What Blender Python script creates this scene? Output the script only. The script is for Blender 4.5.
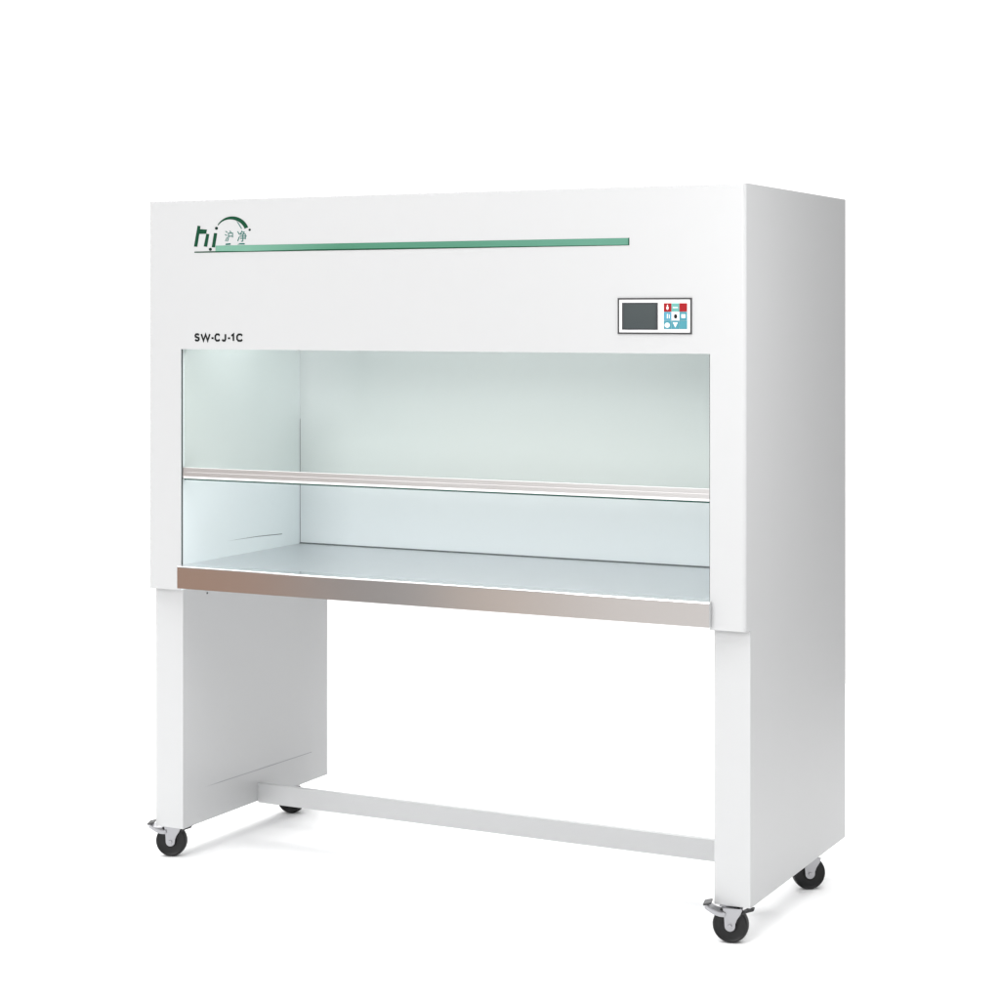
import bpy, bmesh, math, random
from mathutils import Vector, Matrix

for o in list(bpy.data.objects):
    bpy.data.objects.remove(o, do_unlink=True)
SC = bpy.context.scene
COL = SC.collection

# ------------------------------------------------------------------ dimensions (metres)
G = 1.1215                 # eye level of the camera above the floor
W = 1.3                    # width of the bench
ZT = 0.2352 + G            # top
ZH = -0.561 + G            # lower edge of the front hood
ZL = -1.0558 + G           # lower edge of the legs
D = 0.584                  # depth
S = 0.0216                 # hood stands this far in front of the legs
T = 0.0682                 # thickness of a side panel
ZO = -0.0682 + G           # top edge of the opening
XA, XB = 0.0786, W - 0.0684  # opening left / right
YB = 0.4493                # back wall of the chamber
ZW = -0.5098 + G           # worktop surface
ZA = -0.5556 + G           # lower edge of worktop apron

# ------------------------------------------------------------------ camera
cam_d = bpy.data.cameras.new('camera')
cam = bpy.data.objects.new('camera', cam_d)
COL.objects.link(cam)
cam.location = (2.5451, -3.4044, G)
cam.rotation_euler = (math.radians(90), 0, 0.4712)
cam_d.sensor_fit = 'HORIZONTAL'
cam_d.sensor_width = 36
cam_d.lens = 2031.5 / 1000 * 36
cam_d.shift_y = -0.18425
cam_d.clip_end = 500
SC.camera = cam

# ------------------------------------------------------------------ world: soft invented surroundings
world = bpy.data.worlds.new('World')
SC.world = world
world.use_nodes = True
wn, wl = world.node_tree.nodes, world.node_tree.links
wn.clear()
w_out = wn.new('ShaderNodeOutputWorld')
w_bg = wn.new('ShaderNodeBackground')
wl.new(w_bg.outputs[0], w_out.inputs[0])
w_tc = wn.new('ShaderNodeTexCoord')
w_sep = wn.new('ShaderNodeSeparateXYZ')
wl.new(w_tc.outputs['Generated'], w_sep.inputs[0])


def wmath(op, a, b=None):
    n = wn.new('ShaderNodeMath')
    n.operation = op
    for i, v in enumerate((a, b)):
        if v is None:
            continue
        if isinstance(v, (int, float)):
            n.inputs[i].default_value = v
        else:
            wl.new(v, n.inputs[i])
    return n.outputs[0]


def wramp(fac, stops, interp='LINEAR'):
    n = wn.new('ShaderNodeValToRGB')
    n.color_ramp.interpolation = interp
    el = n.color_ramp.elements
    while len(el) < len(stops):
        el.new(0.5)
    for e, (p, c) in zip(el, stops):
        e.position = p
        e.color = (c[0], c[1], c[2], 1) if not isinstance(c, (int, float)) else (c, c, c, 1)
    wl.new(fac, n.inputs[0])
    return n.outputs[0]


def wmix(fac, a, b):
    n = wn.new('ShaderNodeMix')
    n.data_type = 'RGBA'
    wl.new(fac, n.inputs[0])
    wl.new(a, n.inputs[6])
    wl.new(b, n.inputs[7])
    return n.outputs[2]


WORLD_STRENGTH = 1.0
az = wmath('ARCTAN2', w_sep.outputs[0], w_sep.outputs[1])      # 0 = +y (behind the bench), + = right
azn = wmath('ADD', wmath('DIVIDE', az, 2 * math.pi), 0.5)       # 0..1 ; 0.5 = behind, 0.75 = right, 0/1 = front, 0.25 = left
# invented surroundings by bearing: white behind, darkened right, bright strip mirrored in the sash
env_upper = wramp(azn, [(0.0, 0.16), (0.0885, 0.20), (0.0896, 2.2), (0.0920, 2.2), (0.0930, 0.20), (0.20, 0.25), (0.32, 0.50),
                    (0.35, 0.62), (0.5, 0.62), (0.54, 0.62), (0.60, 0.12), (0.80, 0.05), (0.92, 0.10), (1.0, 0.16)])
w_scale = wn.new('ShaderNodeVectorMath')
w_scale.operation = 'SCALE'
wl.new(env_upper, w_scale.inputs[0])
w_scale.inputs['Scale'].default_value = 2.0
env_upper = w_scale.outputs[0]
# low down in front: brown and grey bands invented for the apron to reflect
low = wramp(azn, [(0.0, (0.70, 0.67, 0.655)), (0.055, (0.80, 0.76, 0.74)), (0.066, (0.76, 0.71, 0.68)), (0.073, (0.62, 0.55, 0.51)),
                  (0.0766, (0.70, 0.56, 0.47)), (0.0795, (0.44, 0.42, 0.41)), (0.084, (0.34, 0.335, 0.335)), (0.090, (0.40, 0.34, 0.31)),
                  (0.0945, (0.42, 0.28, 0.215)), (0.15, (0.40, 0.26, 0.19)), (0.25, (0.55, 0.52, 0.50)),
                  (0.33, 1.24), (0.54, 1.24), (0.60, 0.3), (0.8, 0.12), (0.97, (0.62, 0.59, 0.575)), (1.0, (0.70, 0.67, 0.655))])
up = wramp(wmath('ADD', wmath('MULTIPLY', w_sep.outputs[2], 0.5), 0.5),
           [(0.0, 0), (0.470, 0), (0.479, 1), (1.0, 1)])
w_sky = wmix(up, low, env_upper)
wl.new(w_sky, w_bg.inputs[0])
w_bg.inputs[1].default_value = WORLD_STRENGTH

# ------------------------------------------------------------------ studio lamps
def area(name, loc, target, sx, sy, power, color=(1, 1, 1)):
    l = bpy.data.lights.new(name, 'AREA')
    l.shape = 'RECTANGLE'
    l.size, l.size_y, l.energy, l.color = sx, sy, power, color
    o = bpy.data.objects.new(name, l)
    COL.objects.link(o)
    o.location = loc
    o.rotation_euler = (Vector(target) - Vector(loc)).to_track_quat('-Z', 'Y').to_euler()
    return o


area('overhead_softbox', (0.4, -0.1, 4.0), (0.6, 0.3, 0), 7.0, 5.6, 375)
area('key_softbox', (-0.1, -5.0, 2.5), (0.55, 0, 0.9), 2.6, 1.8, 140)
area('rear_softbox', (-0.7, 4.3, 3.5), (0.6, 0.3, 0), 2.5, 1.2, 130)
area('side_strip', (1.95, -0.30, 1.1), (1.3, 0.0, 0.95), 0.2, 1.2, 5.5)
# unseen area light added behind the hood to brighten the chamber
area('chamber_fill', (0.60, 0.16, ZO + 0.115), (0.60, 0.16, 0.6), 0.95, 0.2, 1.45)

SC.view_settings.view_transform = 'Standard'
SC.view_settings.look = 'None'
SC.view_settings.exposure = 0
SC.view_settings.gamma = 1
SC.view_settings.use_curve_mapping = False
SC.render.engine = 'CYCLES'
SC.cycles.max_bounces = 12
SC.cycles.transparent_max_bounces = 16


# ------------------------------------------------------------------ materials
def srgb(r, g, b):
    f = lambda v: (v / 255 / 12.92) if v / 255 <= 0.04045 else ((v / 255 + 0.055) / 1.055) ** 2.4
    return (f(r) * 0.56, f(g) * 0.56, f(b) * 0.56, 1)   # a print seen under about 1.8 times its own brightness


def mat(name, color, rough=0.5, metal=0.0, bump=0.0, bscale=400.0, var=0.0, aniso=0.0, spec=0.5, coat=0.0):
    m = bpy.data.materials.new(name)
    m.use_nodes = True
    nt = m.node_tree
    b = nt.nodes['Principled BSDF']
    b.inputs['Base Color'].default_value = color
    b.inputs['Roughness'].default_value = rough
    b.inputs['Metallic'].default_value = metal
    b.inputs['Specular IOR Level'].default_value = spec
    b.inputs['Coat Weight'].default_value = coat
    b.inputs['Anisotropic'].default_value = aniso
    tc = nt.nodes.new('ShaderNodeTexCoord')
    if bump or var:
        n = nt.nodes.new('ShaderNodeTexNoise')
        n.inputs['Scale'].default_value = bscale
        n.inputs['Detail'].default_value = 3
        nt.links.new(tc.outputs['Object'], n.inputs['Vector'])
    if bump:
        bp = nt.nodes.new('ShaderNodeBump')
        bp.inputs['Strength'].default_value = bump
        bp.inputs['Distance'].default_value = 0.0006
        nt.links.new(n.outputs['Fac'], bp.inputs['Height'])
        nt.links.new(bp.outputs[0], b.inputs['Normal'])
    if var:
        mr = nt.nodes.new('ShaderNodeMapRange')
        mr.inputs['To Min'].default_value = rough - var
        mr.inputs['To Max'].default_value = rough + var
        nt.links.new(n.outputs['Fac'], mr.inputs['Value'])
        nt.links.new(mr.outputs[0], b.inputs['Roughness'])
    return m


def brushed(name, color, rough, stretch, bump=0.15, rv=0.08):
    m = mat(name, color, rough, 1.0)
    nt = m.node_tree
    b = nt.nodes['Principled BSDF']
    tc = nt.nodes.new('ShaderNodeTexCoord')
    mp = nt.nodes.new('ShaderNodeMapping')
    mp.inputs['Scale'].default_value = stretch
    n = nt.nodes.new('ShaderNodeTexNoise')
    n.inputs['Scale'].default_value = 1.0
    n.inputs['Detail'].default_value = 4
    nt.links.new(tc.outputs['Object'], mp.inputs['Vector'])
    nt.links.new(mp.outputs[0], n.inputs['Vector'])
    mr = nt.nodes.new('ShaderNodeMapRange')
    mr.inputs['To Min'].default_value = max(rough - rv, 0.03)
    mr.inputs['To Max'].default_value = rough + rv
    nt.links.new(n.outputs['Fac'], mr.inputs['Value'])
    nt.links.new(mr.outputs[0], b.inputs['Roughness'])
    bp = nt.nodes.new('ShaderNodeBump')
    bp.inputs['Strength'].default_value = bump
    bp.inputs['Distance'].default_value = 0.0002
    nt.links.new(n.outputs['Fac'], bp.inputs['Height'])
    nt.links.new(bp.outputs[0], b.inputs['Normal'])
    return m


def glass_mat():
    m = bpy.data.materials.new('float_glass')
    m.use_nodes = True
    nt = m.node_tree
    nt.nodes.clear()
    out = nt.nodes.new('ShaderNodeOutputMaterial')
    mix = nt.nodes.new('ShaderNodeMixShader')
    tr = nt.nodes.new('ShaderNodeBsdfTransparent')
    tr.inputs[0].default_value = (0.943, 0.947, 0.928, 1)
    gl = nt.nodes.new('ShaderNodeBsdfGlossy')
    gl.inputs['Roughness'].default_value = 0.004
    fr = nt.nodes.new('ShaderNodeFresnel')
    fr.inputs[0].default_value = 1.45
    geo = nt.nodes.new('ShaderNodeNewGeometry')
    sub = nt.nodes.new('ShaderNodeMath')
    sub.operation = 'SUBTRACT'
    sub.inputs[0].default_value = 1
    nt.links.new(geo.outputs['Backfacing'], sub.inputs[1])
    mul = nt.nodes.new('ShaderNodeMath')
    mul.operation = 'MULTIPLY'
    nt.links.new(fr.outputs[0], mul.inputs[0])
    nt.links.new(sub.outputs[0], mul.inputs[1])
    nt.links.new(mul.outputs[0], mix.inputs[0])
    nt.links.new(tr.outputs[0], mix.inputs[1])
    nt.links.new(gl.outputs[0], mix.inputs[2])
    nt.links.new(mix.outputs[0], out.inputs[0])
    return m


M = {
    'paint': mat('white_powder_coat', (0.49, 0.494, 0.498, 1), 0.42, bump=0.10, bscale=900, spec=0.4),
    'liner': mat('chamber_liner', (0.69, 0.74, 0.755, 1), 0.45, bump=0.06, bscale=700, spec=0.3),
    'lightened_liner': mat('chamber_liner_lightened', (0.80, 0.865, 0.875, 1), 0.4, bump=0.06, bscale=700, spec=0.3),  # liner lightened so its colour carries extra light on left wall and cheeks
    'floor': mat('white_floor', (0.93, 0.93, 0.93, 1), 0.8, spec=0.1),
    'steel': brushed('brushed_steel', (0.74, 0.75, 0.765, 1), 0.34, (6, 500, 500)),
    'apron': brushed('brushed_apron_steel', (0.80, 0.80, 0.80, 1), 0.085, (3, 900, 900), bump=0.05, rv=0.03),
    'alu': brushed('anodised_rail', (0.70, 0.695, 0.695, 1), 0.30, (4, 600, 600), bump=0.02, rv=0.04),
    'zinc': mat('zinc_plate', (0.36, 0.36, 0.375, 1), 0.36, 1.0, bump=0.1, bscale=300, var=0.08),
    'tyre': mat('black_rubber', (0.009, 0.009, 0.0095, 1), 0.45, bump=0.15, bscale=600, var=0.08, spec=0.3),
    'black': mat('black_plastic', (0.02, 0.02, 0.021, 1), 0.4),
    'gasket': mat('dark_gasket', (0.05, 0.055, 0.055, 1), 0.6),
    'seam': mat('grey_sealant', (0.13, 0.15, 0.15, 1), 0.7),
    'groove': mat('grey_seam', (0.30, 0.31, 0.33, 1), 0.7),
    'glass': glass_mat(),
    'edge': mat('glass_cut_edge', (0.02, 0.075, 0.06, 1), 0.2),
    'green': mat('dark_green_print', srgb(0, 84, 54), 0.45, spec=0.2),
    'deep': mat('deep_green_print', srgb(12, 52, 42), 0.45, spec=0.2),
    'mint': mat('mint_print', srgb(108, 172, 145), 0.45, spec=0.2),
    'teal_print': mat('teal_print', srgb(70, 135, 125), 0.45, spec=0.2),
    'ink': mat('black_print', srgb(28, 32, 32), 0.5, spec=0.2),
    'face': mat('panel_face', (0.80, 0.80, 0.80, 1), 0.35),
    'bezel': mat('panel_border', srgb(62, 62, 64), 0.4),
    'lcd': mat('lcd_glass', srgb(70, 80, 82), 0.22),
    'lcd_rim': mat('lcd_rim', srgb(38, 42, 50), 0.3),
    'red': mat('red_key', srgb(190, 12, 28), 0.4, spec=0.2),
    'aqua': mat('aqua_key', srgb(120, 205, 195), 0.4),
    'teal': mat('teal_key', srgb(70, 172, 190), 0.4),
    'sky': mat('light_blue_key', srgb(88, 182, 212), 0.4),
    'white': mat('white_key', (0.8, 0.8, 0.8, 1), 0.4),
}


nt = M['mint'].node_tree
tc = nt.nodes.new('ShaderNodeTexCoord')
sx = nt.nodes.new('ShaderNodeSeparateXYZ')
nt.links.new(tc.outputs['Object'], sx.inputs[0])
cr = nt.nodes.new('ShaderNodeValToRGB')
els = cr.color_ramp.elements
while len(els) < 5:
    els.new(.5)
for e, (p_, c_) in zip(els, ((0.0, srgb(152, 206, 184)), (.24, srgb(140, 198, 174)), (.46, srgb(92, 160, 130)), (.75, srgb(98, 166, 138)),
                             (1.0, srgb(112, 176, 152)))):
    e.position = p_
    e.color = c_
nt.links.new(sx.outputs[0], cr.inputs[0])
nt.links.new(cr.outputs[0], nt.nodes['Principled BSDF'].inputs['Base Color'])


# ------------------------------------------------------------------ mesh helpers
def obj(name, bm, material, parent=None, smooth=False):
    me = bpy.data.meshes.new(name)
    bmesh.ops.recalc_face_normals(bm, faces=bm.faces[:])
    bm.to_mesh(me)
    bm.free()
    mats = material if isinstance(material, (list, tuple)) else [material]
    for m in mats:
        me.materials.append(m)
    if smooth:
        for p in me.polygons:
            p.use_smooth = True
        me.set_sharp_from_angle(angle=math.radians(40))
    o = bpy.data.objects.new(name, me)
    if smooth:
        wm = o.modifiers.new('weighted_normal', 'WEIGHTED_NORMAL')
        wm.keep_sharp = True
    COL.objects.link(o)
    if parent:
        o.parent = parent
    return o


def add_box(bm, x0, x1, y0, y1, z0, z1, bevel=0.0, seg=3, pick=None):
    vs = [bm.verts.new((x, y, z)) for x in (x0, x1) for y in (y0, y1) for z in (z0, z1)]
    q = [(0, 1, 3, 2), (4, 6, 7, 5), (0, 4, 5, 1), (2, 3, 7, 6), (0, 2, 6, 4), (1, 5, 7, 3)]
    fs = [bm.faces.new([vs[i] for i in f]) for f in q]
    if bevel:
        es = {e for f in fs for e in f.edges}
        if pick:
            es = {e for e in es if pick((e.verts[0].co + e.verts[1].co) / 2,
                                        (e.verts[1].co - e.verts[0].co).normalized())}
        bmesh.ops.bevel(bm, geom=list(es), offset=bevel, segments=seg, profile=0.5, affect='EDGES')
    return vs


def box(*a, **k):
    bm = bmesh.new()
    add_box(bm, *a, **k)
    return bm


def add_poly(bm, pts, y0, y1):
    """extrude an outline given in (x, z) from y0 to y1"""
    f = [bm.verts.new((x, y0, z)) for x, z in pts]
    b = [bm.verts.new((x, y1, z)) for x, z in pts]
    bm.faces.new(f)
    bm.faces.new(b[::-1])
    n = len(pts)
    for i in range(n):
        j = (i + 1) % n
        bm.faces.new((f[j], f[i], b[i], b[j]))


def add_profile(bm, pts, x0, x1):
    """extrude a section given in (y, z) along x"""
    f = [bm.verts.new((x0, y, z)) for y, z in pts]
    b = [bm.verts.new((x1, y, z)) for y, z in pts]
    bm.faces.new(f)
    bm.faces.new(b[::-1])
    n = len(pts)
    for i in range(n):
        j = (i + 1) % n
        bm.faces.new((f[j], f[i], b[i], b[j]))


def add_lathe(bm, prof, center, seg=48):
    """turn a closed profile of (radius, y) about the local Y axis"""
    cx, cy, cz = center
    rings = []
    for k in range(seg):
        a = 2 * math.pi * k / seg
        rings.append([bm.verts.new((cx + r * math.cos(a), cy + y, cz + r * math.sin(a))) for r, y in prof])
    n = len(prof)
    for k in range(seg):
        A, B = rings[k], rings[(k + 1) % seg]
        for i in range(n):
            j = (i + 1) % n
            bm.faces.new((A[i], A[j], B[j], B[i]))


def add_disc(bm, cx, cz, r, y0, y1, seg=20, rx=None):
    rx = rx or r
    add_poly(bm, [(cx + rx * math.cos(2 * math.pi * k / seg), cz + r * math.sin(2 * math.pi * k / seg))
                  for k in range(seg)], y0, y1)


def add_text(bm, body, x0, x1, z0, z1, y, depth=0.0004, bold=0.0, shear=0.0):
    """lettering as a mesh on the front plane, fitted to the given rectangle"""
    c = bpy.data.curves.new('lettering', 'FONT')
    c.body = body
    c.size = 1
    c.shear = shear
    c.offset = bold
    c.extrude = 0.02
    c.resolution_u = 4
    t = bpy.data.objects.new('lettering', c)
    COL.objects.link(t)
    dg = bpy.context.evaluated_depsgraph_get()
    me = bpy.data.meshes.new_from_object(t.evaluated_get(dg))
    bpy.data.objects.remove(t)
    co = [v.co.copy() for v in me.vertices]
    if not co:
        return
    xs, ys = [v.x for v in co], [v.y for v in co]
    mx, my, lx, ly = min(xs), min(ys), max(xs) - min(xs), max(ys) - min(ys)
    vs = [bm.verts.new((x0 + (v.x - mx) / lx * (x1 - x0), y - (depth if v.z > 0 else 0),
                        z0 + (v.y - my) / ly * (z1 - z0))) for v in co]
    for p in me.polygons:
        try:
            bm.faces.new([vs[i] for i in p.vertices])
        except ValueError:
            pass
    bpy.data.meshes.remove(me)


# ------------------------------------------------------------------ setting
bm = bmesh.new()
v = [bm.verts.new(p) for p in ((-5, -2.2, 0), (2.0, -2.2, 0), (2.0, 2.6, 0), (-5, 2.6, 0))]
bm.faces.new(v)
fl = obj('floor', bm, M['floor'])
fl['kind'] = 'structure'

# ------------------------------------------------------------------ the bench
bench = bpy.data.objects.new('clean_bench', None)
bench.empty_display_size = 0.2
COL.objects.link(bench)
bench['label'] = 'white laminar flow clean bench with glass sash, steel worktop and black casters'
bench['category'] = 'clean bench'

# front hood: one folded sheet, an upside-down U round the opening
bm = bmesh.new()
r = 0.006
outer = [(0, ZH), (0, ZT), (W, ZT), (W, ZH), (XB, ZH), (XB, ZO), (XA, ZO), (XA, ZH)]
add_poly(bm, outer, 0.0, S)
es = []
for e in bm.edges:
    a, b = e.verts[0].co, e.verts[1].co
    if a.y < 1e-6 and b.y < 1e-6:
        out_v = abs(a.x - b.x) < 1e-6 and (a.x < 1e-4 or a.x > W - 1e-4)
        top = abs(a.z - ZT) < 1e-6 and abs(b.z - ZT) < 1e-6
        if out_v or top:
            es.append(e)
right = [e for e in es if e.verts[0].co.x > W - 1e-4 and e.verts[1].co.x > W - 1e-4]
bmesh.ops.bevel(bm, geom=right, offset=0.008, segments=5, profile=0.5, affect='EDGES')
rest = [e for e in bm.edges if all(v_.co.y < 1e-6 for v_ in e.verts) and
        (all(v_.co.x < 1e-4 for v_ in e.verts) or all(v_.co.z > ZT - 1e-4 for v_ in e.verts))]
bmesh.ops.bevel(bm, geom=rest, offset=0.0022, segments=3, profile=0.5, affect='EDGES')
bm.faces.ensure_lookup_table()
for f in bm.faces:                                   # cheeks of the opening take the lightened liner, to cancel their shade
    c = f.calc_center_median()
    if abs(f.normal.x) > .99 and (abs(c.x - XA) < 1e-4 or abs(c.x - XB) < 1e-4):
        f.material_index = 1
hood = obj('front_hood', bm, [M['paint'], M['lightened_liner']], bench, smooth=True)

# side panels: full height, they are the legs too
rear_edge = lambda c, d: (abs(d.z) > .9 and c.y > D - 1e-4) or (abs(d.x) > .9 and c.y > D - 1e-4)
front_low = lambda c, d: rear_edge(c, d)
for x0, x1 in ((0, T), (W - T, W)):
    bm = bmesh.new()
    # lower part, in front of which the hood ends, and the upper part behind the hood, as one outline in (y, z)
    add_profile(bm, [(S, ZL), (D, ZL), (D, ZT), (S, ZT)], x0, x1)
    es = [e for e in bm.edges if abs(e.verts[0].co.z - e.verts[1].co.z) > .3 and e.verts[0].co.y > D - 1e-4]
    bmesh.ops.bevel(bm, geom=es, offset=0.003, segments=3, profile=0.5, affect='EDGES')
    sp = obj('side_panel', bm, M['paint'], bench, smooth=True)
    if x0 == 0:
        # seam of the cover plate low on the inner face, and a screw
        bm = bmesh.new()
        yz = [(0.100, -0.9850 + G), (0.5150, -0.9913 + G)]
        h = 0.0007
        add_profile(bm, [(yz[0][0], yz[0][1]), (yz[0][0] + .06, yz[0][1] - h - .0009), (yz[1][0], yz[1][1] - h),
                         (yz[1][0], yz[1][1] + h), (yz[0][0] + .06, yz[0][1] + h - .0009)], T - 0.001, T + 0.0003)
        obj('cover_seam', bm, M['groove'], sp)
        bm = bmesh.new()
        add_lathe(bm, [(0.0002, -0.001), (0.0018, -0.001), (0.0022, 0.0), (0.0002, 0.0002)], (0, 0, 0), 14)
        bmesh.ops.rotate(bm, verts=bm.verts, matrix=Matrix.Rotation(math.radians(90), 3, 'Z'))
        bmesh.ops.translate(bm, verts=bm.verts, vec=(T + 0.0006, 0.1062, -0.5804 + G))
        obj('screw', bm, M['gasket'], sp)

# top, back and ceiling of the chamber
obj('top_panel', box(T, W - T, S, D, ZT - 0.012, ZT), M['paint'], bench)
obj('back_panel', box(T, W - T, YB + 0.004, D - 0.0005, ZA, ZT - 0.012), M['paint'], bench)
obj('chamber_ceiling', box(T, W - T, S, YB, ZO + 0.12, ZO + 0.13), M['liner'], bench)
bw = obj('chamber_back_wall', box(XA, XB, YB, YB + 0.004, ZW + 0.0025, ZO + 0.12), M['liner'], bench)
lw = obj('chamber_side_wall', box(T, XA, S, YB + 0.004, ZW, ZO + 0.12), M['lightened_liner'], bench)
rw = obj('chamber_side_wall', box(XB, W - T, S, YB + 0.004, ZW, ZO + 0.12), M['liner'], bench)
# sealed joints of the chamber
obj('sealant_joint', box(XA + .0001, XB - .0001, YB - 0.0020, YB + 0.001, ZW + 0.0001, ZW + 0.0021), M['seam'], bw)
obj('sealant_joint', box(XA + 0.0001, XA + 0.0012, YB - 0.0010, YB - 0.0001, ZW + 0.0027, -0.2305 + G), M['groove'], bw)
bm = bmesh.new()
add_profile(bm, [(0.165, -0.4768 + G), (0.28, -0.4788 + G), (0.3759, -0.4828 + G), (0.3759, -0.4812 + G),
                 (0.28, -0.4776 + G)], XA - 0.001, XA + 0.0003)
obj('wall_seam', bm, M['seam'], lw)

# worktop: folded steel tray with a deep front apron
bm = bmesh.new()
add_box(bm, T + .0002, W - T - .0002, S + .0002, YB, ZA, ZW)
wt = obj('worktop', bm, M['steel'], bench)
bm = bmesh.new()
lip = lambda c, d: abs(d.x) > .9 and c.y < -.01 and c.z > ZW - .001
add_box(bm, XA + .0003, XB - .0003, -0.0004, S + .0002, ZA, ZW)
add_box(bm, XA + .0003, XB + .0036, -0.0135, -0.0004, ZA, ZW, bevel=0.0036, seg=4, pick=lip)
obj('apron', bm, M['apron'], wt, smooth=True)

# sash: glass pane, its polished lower edge and the handle rail
ZS = -0.3345 + G
sash = obj('glass_sash', box(XA + 0.002, XB - 0.002, 0.009, 0.014, ZS + 0.002, ZO + 0.08), M['glass'], bench)
obj('glass_edge', box(XA + 0.002, XB - 0.002, 0.0085, 0.0145, ZS - 0.0012, ZS + 0.002), M['edge'], sash)
bm = bmesh.new()
add_profile(bm, [(0.0088, ZS + .0021), (0.0044, ZS + .0021), (0.0030, ZS + .0062), (0.0032, ZS + .0064), (0.0032, ZS + .0150),
                 (0.0037, ZS + .0154), (0.0037, ZS + .0241), (0.0040, ZS + .0245), (0.0088, ZS + .0245)],
            XA + 0.0015, XB - 0.0015)
obj('handle_rail', bm, M['alu'], sash)
for x0, x1 in ((XA - .0005, XA + .0015), (XB - .0015, XB + .0005)):
    obj('sash_gasket', box(x0, x1, 0.0015, 0.0045, ZW + .0005, ZO - .0005), M['gasket'], bench)

# stretcher between the legs
YS = 0.2968
obj('stretcher', box(T, W - T, YS, YS + 0.014, -1.0600 + G, -1.0175 + G, bevel=0.002, seg=2,
                     pick=lambda c, d: abs(d.x) > .9), M['paint'], bench, smooth=True)


# ---- control panel
PX0, PX1, PZ0, PZ1 = 1.0526, 1.1973, -0.0333 + G, 0.0324 + G
cp = obj('control_panel', box(PX0 + .002, PX1 - .002, -0.0012, 0.002, PZ0 + .002, PZ1 - .002), M['face'], bench)
bm = bmesh.new()
w = 0.0030
for a in ((PX0, PX1, PZ0, PZ0 + w), (PX0, PX1, PZ1 - w, PZ1), (PX0, PX0 + w, PZ0 + w, PZ1 - w), (PX1 - w, PX1, PZ0 + w, PZ1 - w)):
    add_box(bm, a[0], a[1], -0.0018, 0.001, a[2], a[3])
obj('panel_border', bm, M['bezel'], cp)
bm = bmesh.new()
add_box(bm, 1.0612, 1.1318, -0.0016, 0, -0.0256 + G, 0.0238 + G)
scr = obj('display_frame', bm, M['lcd_rim'], cp)
obj('display_screen', box(1.0648, 1.1276, -0.0019, -0.001, -0.0238 + G, 0.0212 + G), M['lcd'], scr)
KX0, KX1, KZ0, KZ1 = 1.1431, 1.1887, -0.0243 + G, 0.0228 + G
kw, kh = (KX1 - KX0) / 3, (KZ1 - KZ0) / 3
keys = [['red', 'aqua', 'red'], ['sky', 'white', 'teal'], ['teal', 'teal', 'teal']]
for j in range(3):
    for i in range(3):
        x0, z1 = KX0 + i * kw, KZ1 - j * kh
        k = obj('key', box(x0 + .0002, x0 + kw - .0002, -0.0019, -0.001, z1 - kh + .0002, z1 - .0002, bevel=.0003, seg=1,
                           pick=lambda c, d: c.y < -.0018), M[keys[j][i]], cp)
        cx, cz = x0 + kw / 2, z1 - kh / 2
        bm = bmesh.new()
        m = 'white'
        if (j, i) == (0, 0):
            add_disc(bm, cx, cz - .001, .0032, -.0022, -.0018, rx=.0022)
            add_box(bm, cx - .0009, cx + .0009, -.0022, -.0018, cz + .0024, cz + .0050)
        elif (j, i) == (0, 1):
            add_box(bm, cx - .005, cx + .005, -.0022, -.0018, cz - .001, cz + .0006)
        elif (j, i) == (1, 0):
            add_box(bm, cx - .001, cx + .001, -.0022, -.0018, cz - .004, cz + .004)
            add_box(bm, cx + .003, cx + .0042, -.0022, -.0018, cz - .004, cz + .003)
        elif (j, i) == (1, 1):
            m = 'ink'
            add_disc(bm, cx + .0005, cz - .0004, .0042, -.0022, -.0018, rx=.0032)
        elif (j, i) == (1, 2):
            add_box(bm, cx - .0035, cx + .0042, -.0022, -.0018, cz - .0032, cz + .0034)
        elif (j, i) == (2, 0):
            add_disc(bm, cx - .0005, cz - .0006, .0046, -.0022, -.0018, rx=.0050)
        elif (j, i) == (2, 1):
            add_poly(bm, [(cx - .0048, cz + .0045), (cx, cz - .0048), (cx + .0048, cz + .0045)], -.0022, -.0018)
        if bm.verts:
            obj('key_symbol', bm, M[m], k)
        else:
            bm.free()

# ---- lettering and emblem on the hood
GLYPHS = {   # pen strokes in a box of 1 x 1
    'S': [[(.92, .82), (.72, .97), (.28, .97), (.08, .80), (.12, .60), (.88, .40), (.92, .18), (.70, .03), (.28, .03), (.06, .18)]],
    'W': [[(.02, 1), (.27, .02), (.50, .92), (.73, .02), (.98, 1)]],
    'C': [[(.94, .78), (.72, .97), (.30, .97), (.06, .72), (.06, .28), (.30, .03), (.72, .03), (.94, .22)]],
    'J': [[(.90, 1), (.90, .24), (.70, .03), (.30, .03), (.06, .22)]],
    '1': [[(.10, .76), (.62, .98), (.62, 0)]],
    '-': [[(.0, .40), (1, .40)]],
}


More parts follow.
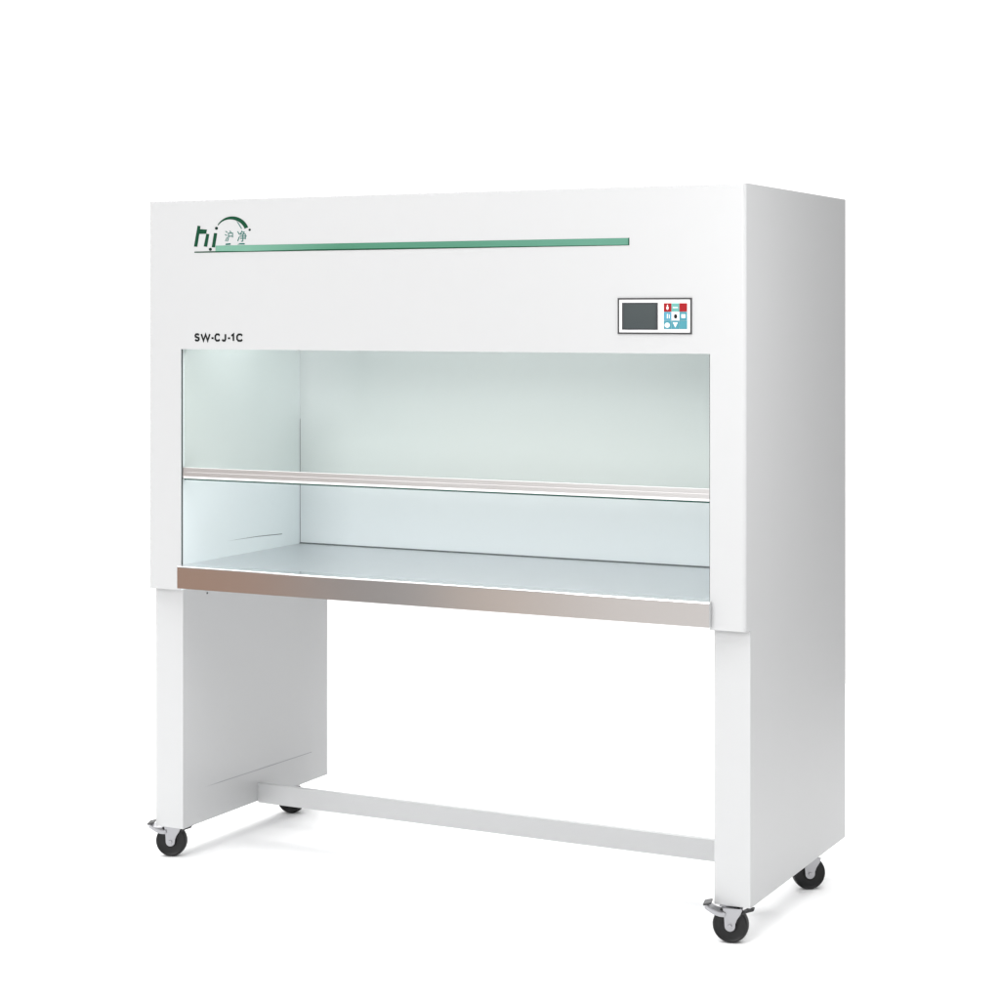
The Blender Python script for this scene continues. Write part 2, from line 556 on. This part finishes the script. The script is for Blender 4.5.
def add_pen(bm, ch, x0, x1, z0, z1, wx, y0, y1):
    for st in GLYPHS[ch]:
        P = [Vector((x0 + u * (x1 - x0), z0 + v_ * (z1 - z0))) for u, v_ in st]
        n = len(P)
        lft, rgt = [], []
        for i in range(n):
            d0 = (P[i] - P[i - 1]).normalized() if i else (P[1] - P[0]).normalized()
            d1 = (P[i + 1] - P[i]).normalized() if i < n - 1 else d0
            t = (d0 + d1)
            t = t.normalized() if t.length > .2 else d1
            nrm = Vector((-t.y, t.x))
            k = wx / 2 / max(.45, nrm.dot(Vector((-d1.y, d1.x))))
            lft.append(P[i] + nrm * k)
            rgt.append(P[i] - nrm * k)
        f = [[bm.verts.new((q.x, y, q.y)) for q in lft + rgt] for y in (y0, y1)]
        for i in range(n - 1):
            for g in f:
                bm.faces.new((g[i], g[i + 1], g[n + i + 1], g[n + i]))
            bm.faces.new((f[0][i], f[0][i + 1], f[1][i + 1], f[1][i]))
            bm.faces.new((f[0][n + i], f[0][n + i + 1], f[1][n + i + 1], f[1][n + i]))


bm = bmesh.new()
for ch, u0, u1 in (('S', 188, 243), ('W', 266, 378), ('-', 396, 424), ('C', 440, 502), ('J', 528, 576), ('-', 602, 630),
                   ('1', 640, 690), ('C', 712, 785)):
    X = [0.1135 + (180 + u * .08 - 195) * 0.002439 for u in (u0, u1)]
    add_pen(bm, ch, X[0], X[1], -0.0508 + G, -0.0372 + G, .0040, -.0004, .0001)
obj('model_lettering', bm, M['ink'], hood)


def L(u, w_):
    """point of the emblem on the front plane"""
    px, py = 180 + u * 0.09, 205 + w_ * 0.09
    return (0.111 + (px - 194) * 0.002439, 0.1339 - (py - 250) * 0.00204 - (px - 194) * 0.0000365 + G)


def strokes(bm, quads):
    for q in quads:
        add_poly(bm, [L(*p) for p in q], -0.0004, 0.0001)


bm = bmesh.new()
strokes(bm, [[(197, 230), (230, 236), (194, 464), (156, 462)],
             [(222, 268), (302, 274), (294, 320), (215, 322)],
             [(295, 320), (328, 324), (304, 464), (266, 461)],
             [(381, 312), (416, 315), (391, 472), (355, 469)]])
# arc of the ring, growing thicker to the right
cx, cy = 583, 320
out_, in_ = [], []
for k in range(33):
    a = math.radians(150 - k * (150 - 21) / 32)
    th = 8 + 34 * math.sin(min(1, k / 24) * math.pi / 2) ** 1.2
    ro = 188 + 0 * k
    ry = 190
    out_.append((cx + ro * math.cos(a), cy - ry * math.sin(a)))
    in_.append((cx + (ro - th) * math.cos(a), cy - (ry - th) * math.sin(a)))
for k in range(32):
    strokes(bm, [[out_[k], out_[k + 1], in_[k + 1], in_[k]]])
obj('emblem_letters', bm, M['green'], hood)
for u, w_, rr in ((408, 260, 17), (340, 492, 17), (775, 279, 13)):
    bm = bmesh.new()
    x, z = L(u, w_)
    add_disc(bm, x, z, rr * .09 * .00204, -0.0004, 0.0001, rx=rr * .09 * .00244)
    obj('emblem_dot', bm, M['deep'], hood)
bm = bmesh.new()
x0, z1 = L(500, 288)
x1, z0 = L(592, 408)
add_text(bm, '沪', x0, x1, z0, z1, 0.0001, bold=0.008)
x0, z1 = L(638, 288)
x1, z0 = L(742, 408)
add_text(bm, '净', x0, x1, z0, z1, 0.0001, bold=0.008)
strokes(bm, [[(512, 428), (566, 424), (562, 442), (508, 446)], [(640, 440), (668, 424), (722, 424), (718, 440)],
             [(626, 178), (652, 200), (690, 262), (684, 272), (650, 215)]])
obj('emblem_characters', bm, M['teal_print'], hood)

bm = bmesh.new()
add_poly(bm, [(0.1640, 0.1300 + G), (1.0744, 0.1290 + G), (1.0744, 0.1418 + G), (0.1640, 0.1420 + G)], -0.0005, 0.0001)
stripe = obj('accent_stripe', bm, M['mint'], hood)
bm = bmesh.new()
add_poly(bm, [(0.1125, 0.1284 + G), (0.30, 0.1284 + G), (0.60, 0.1282 + G), (1.0744, 0.1284 + G), (1.0744, 0.1292 + G),
              (0.60, 0.1308 + G), (0.40, 0.1310 + G), (0.25, 0.1298 + G), (0.164, 0.1308 + G), (0.1125, 0.1306 + G)], -0.0007, 0.0001)
obj('stripe_underline', bm, M['green'], stripe)
obj('stripe_end', box(1.0732, 1.0750, -0.0008, 0.0001, 0.1286 + G, 0.1420 + G), M['green'], stripe)


# ---- casters
def make_caster(loc, rz, brake):
    """zinc swivel fork (the part), with wheel, axle and brake pedal below it; wheel faces local -Y"""
    H = ZL
    bm = bmesh.new()
    add_box(bm, -.016, .016, -.004, .030, H - .0022, H)
    race = []
    for k in range(24):
        a = 2 * math.pi * k / 24
        race.append((.0135 * math.cos(a), .0135 * math.sin(a)))
    lo, hi = [[bm.verts.new((x, y, z)) for x, y in race] for z in (H - .0050, H - .0023)]
    bm.faces.new(lo[::-1])
    bm.faces.new(hi)
    for k in range(24):
        bm.faces.new((lo[k], lo[(k + 1) % 24], hi[(k + 1) % 24], hi[k]))
    tx, tz, R = .004, .0325, .0095
    for s in (-1, 1):
        y0, y1 = (s * .0125, s * .0150) if s > 0 else (-.0150, -.0125)
        pts = [(tx - R, tz)]
        for k in range(1, 12):
            a = math.pi + math.pi * k / 12
            pts.append((tx + R * math.cos(a), tz + R * math.sin(a)))
        pts += [(tx + R, tz + .004), (tx + .0125, tz + .012), (tx + .019, tz + .022), (tx + .022, H - .0022),
                (tx - .0125, H - .0022), (tx - .0105, tz + .016)]
        add_poly(bm, pts, y0, y1)
    add_box(bm, tx - .012, tx + .021, -.0125, .0125, H - .0075, H - .0052)
    fork = obj('caster', bm, M['zinc'], bench, smooth=True)
    fork.location = loc
    fork.rotation_euler = (0, 0, rz)
    bm = bmesh.new()
    prof = [(.0245, -.0085), (.0285, -.0108), (.0310, -.0092), (.0324, -.0045), (.0325, 0), (.0324, .0045), (.0310, .0092),
            (.0285, .0108), (.0245, .0085), (.012, .0080), (.010, .0115), (.004, .0115), (.004, -.0115), (.010, -.0115), (.012, -.0080)]
    add_lathe(bm, prof, (tx, 0, tz), 56)
    obj('wheel', bm, M['tyre'], fork, smooth=True)
    bm = bmesh.new()
    add_lathe(bm, [(.0003, -.0172), (.0035, -.0172), (.0042, -.0152), (.0042, .0152), (.0035, .0172), (.0003, .0172)], (tx, 0, tz), 6)
    obj('axle_bolt', bm, M['zinc'], fork)
    if brake:
        # curved pedal: a swept strip out to the left, up at the tip, and a short tail to the right
        bm = bmesh.new()
        path = [(-.004, .0490), (-.014, .0495), (-.024, .0525), (-.033, .0575), (-.0405, .0625)]
        hw = [.010, .0125, .013, .012, .010]
        rings = []
        for (x, z), b in zip(path, hw):
            rings.append([bm.verts.new((x, yy, z + zz)) for yy, zz in
                          ((-.016 - b * .35, 0), (-.016 - b * .35, .0085), (b * .8, .0085), (b * .8, 0))])
        for A, B in zip(rings, rings[1:]):
            for i in range(4):
                j = (i + 1) % 4
                bm.faces.new((A[i], A[j], B[j], B[i]))
        bm.faces.new(rings[0])
        bm.faces.new(rings[-1][::-1])
        bmesh.ops.bevel(bm, geom=bm.edges[:], offset=.0009, segments=2, affect='EDGES')
        ped = obj('brake_pedal', bm, M['zinc'], fork, smooth=True)
        bm = bmesh.new()
        add_box(bm, -.0440, -.0290, -.021, .008, .0690, .0728, bevel=.0018, seg=3)
        bmesh.ops.rotate(bm, verts=bm.verts, cent=(-.036, 0, .071), matrix=Matrix.Rotation(math.radians(-14), 3, 'Y'))
        obj('pedal_tip', bm, M['black'], fork, smooth=True)
        bm = bmesh.new()
        rings = []
        for x, z, b in ((.012, .0450, .009), (.022, .0490, .010), (.032, .0555, .010), (.046, .0595, .007)):
            rings.append([bm.verts.new((x, yy, z + zz)) for yy, zz in ((-b, 0), (-b, .0042), (b, .0042), (b, 0))])
        for A, B in zip(rings, rings[1:]):
            for i in range(4):
                j = (i + 1) % 4
                bm.faces.new((A[i], A[j], B[j], B[i]))
        bm.faces.new(rings[0])
        bm.faces.new(rings[-1][::-1])
        bmesh.ops.bevel(bm, geom=bm.edges[:], offset=.0008, segments=2, affect='EDGES')
        obj('release_pedal', bm, M['black'], fork, smooth=True)
    return fork


make_caster((0.018, 0.045, 0), math.radians(24), True)
make_caster((W - 0.042, 0.024, 0), math.radians(14), True)
make_caster((W - 0.026, 0.412, 0), math.radians(32), False)
make_caster((0.048, 0.470, 0), math.radians(200), False)
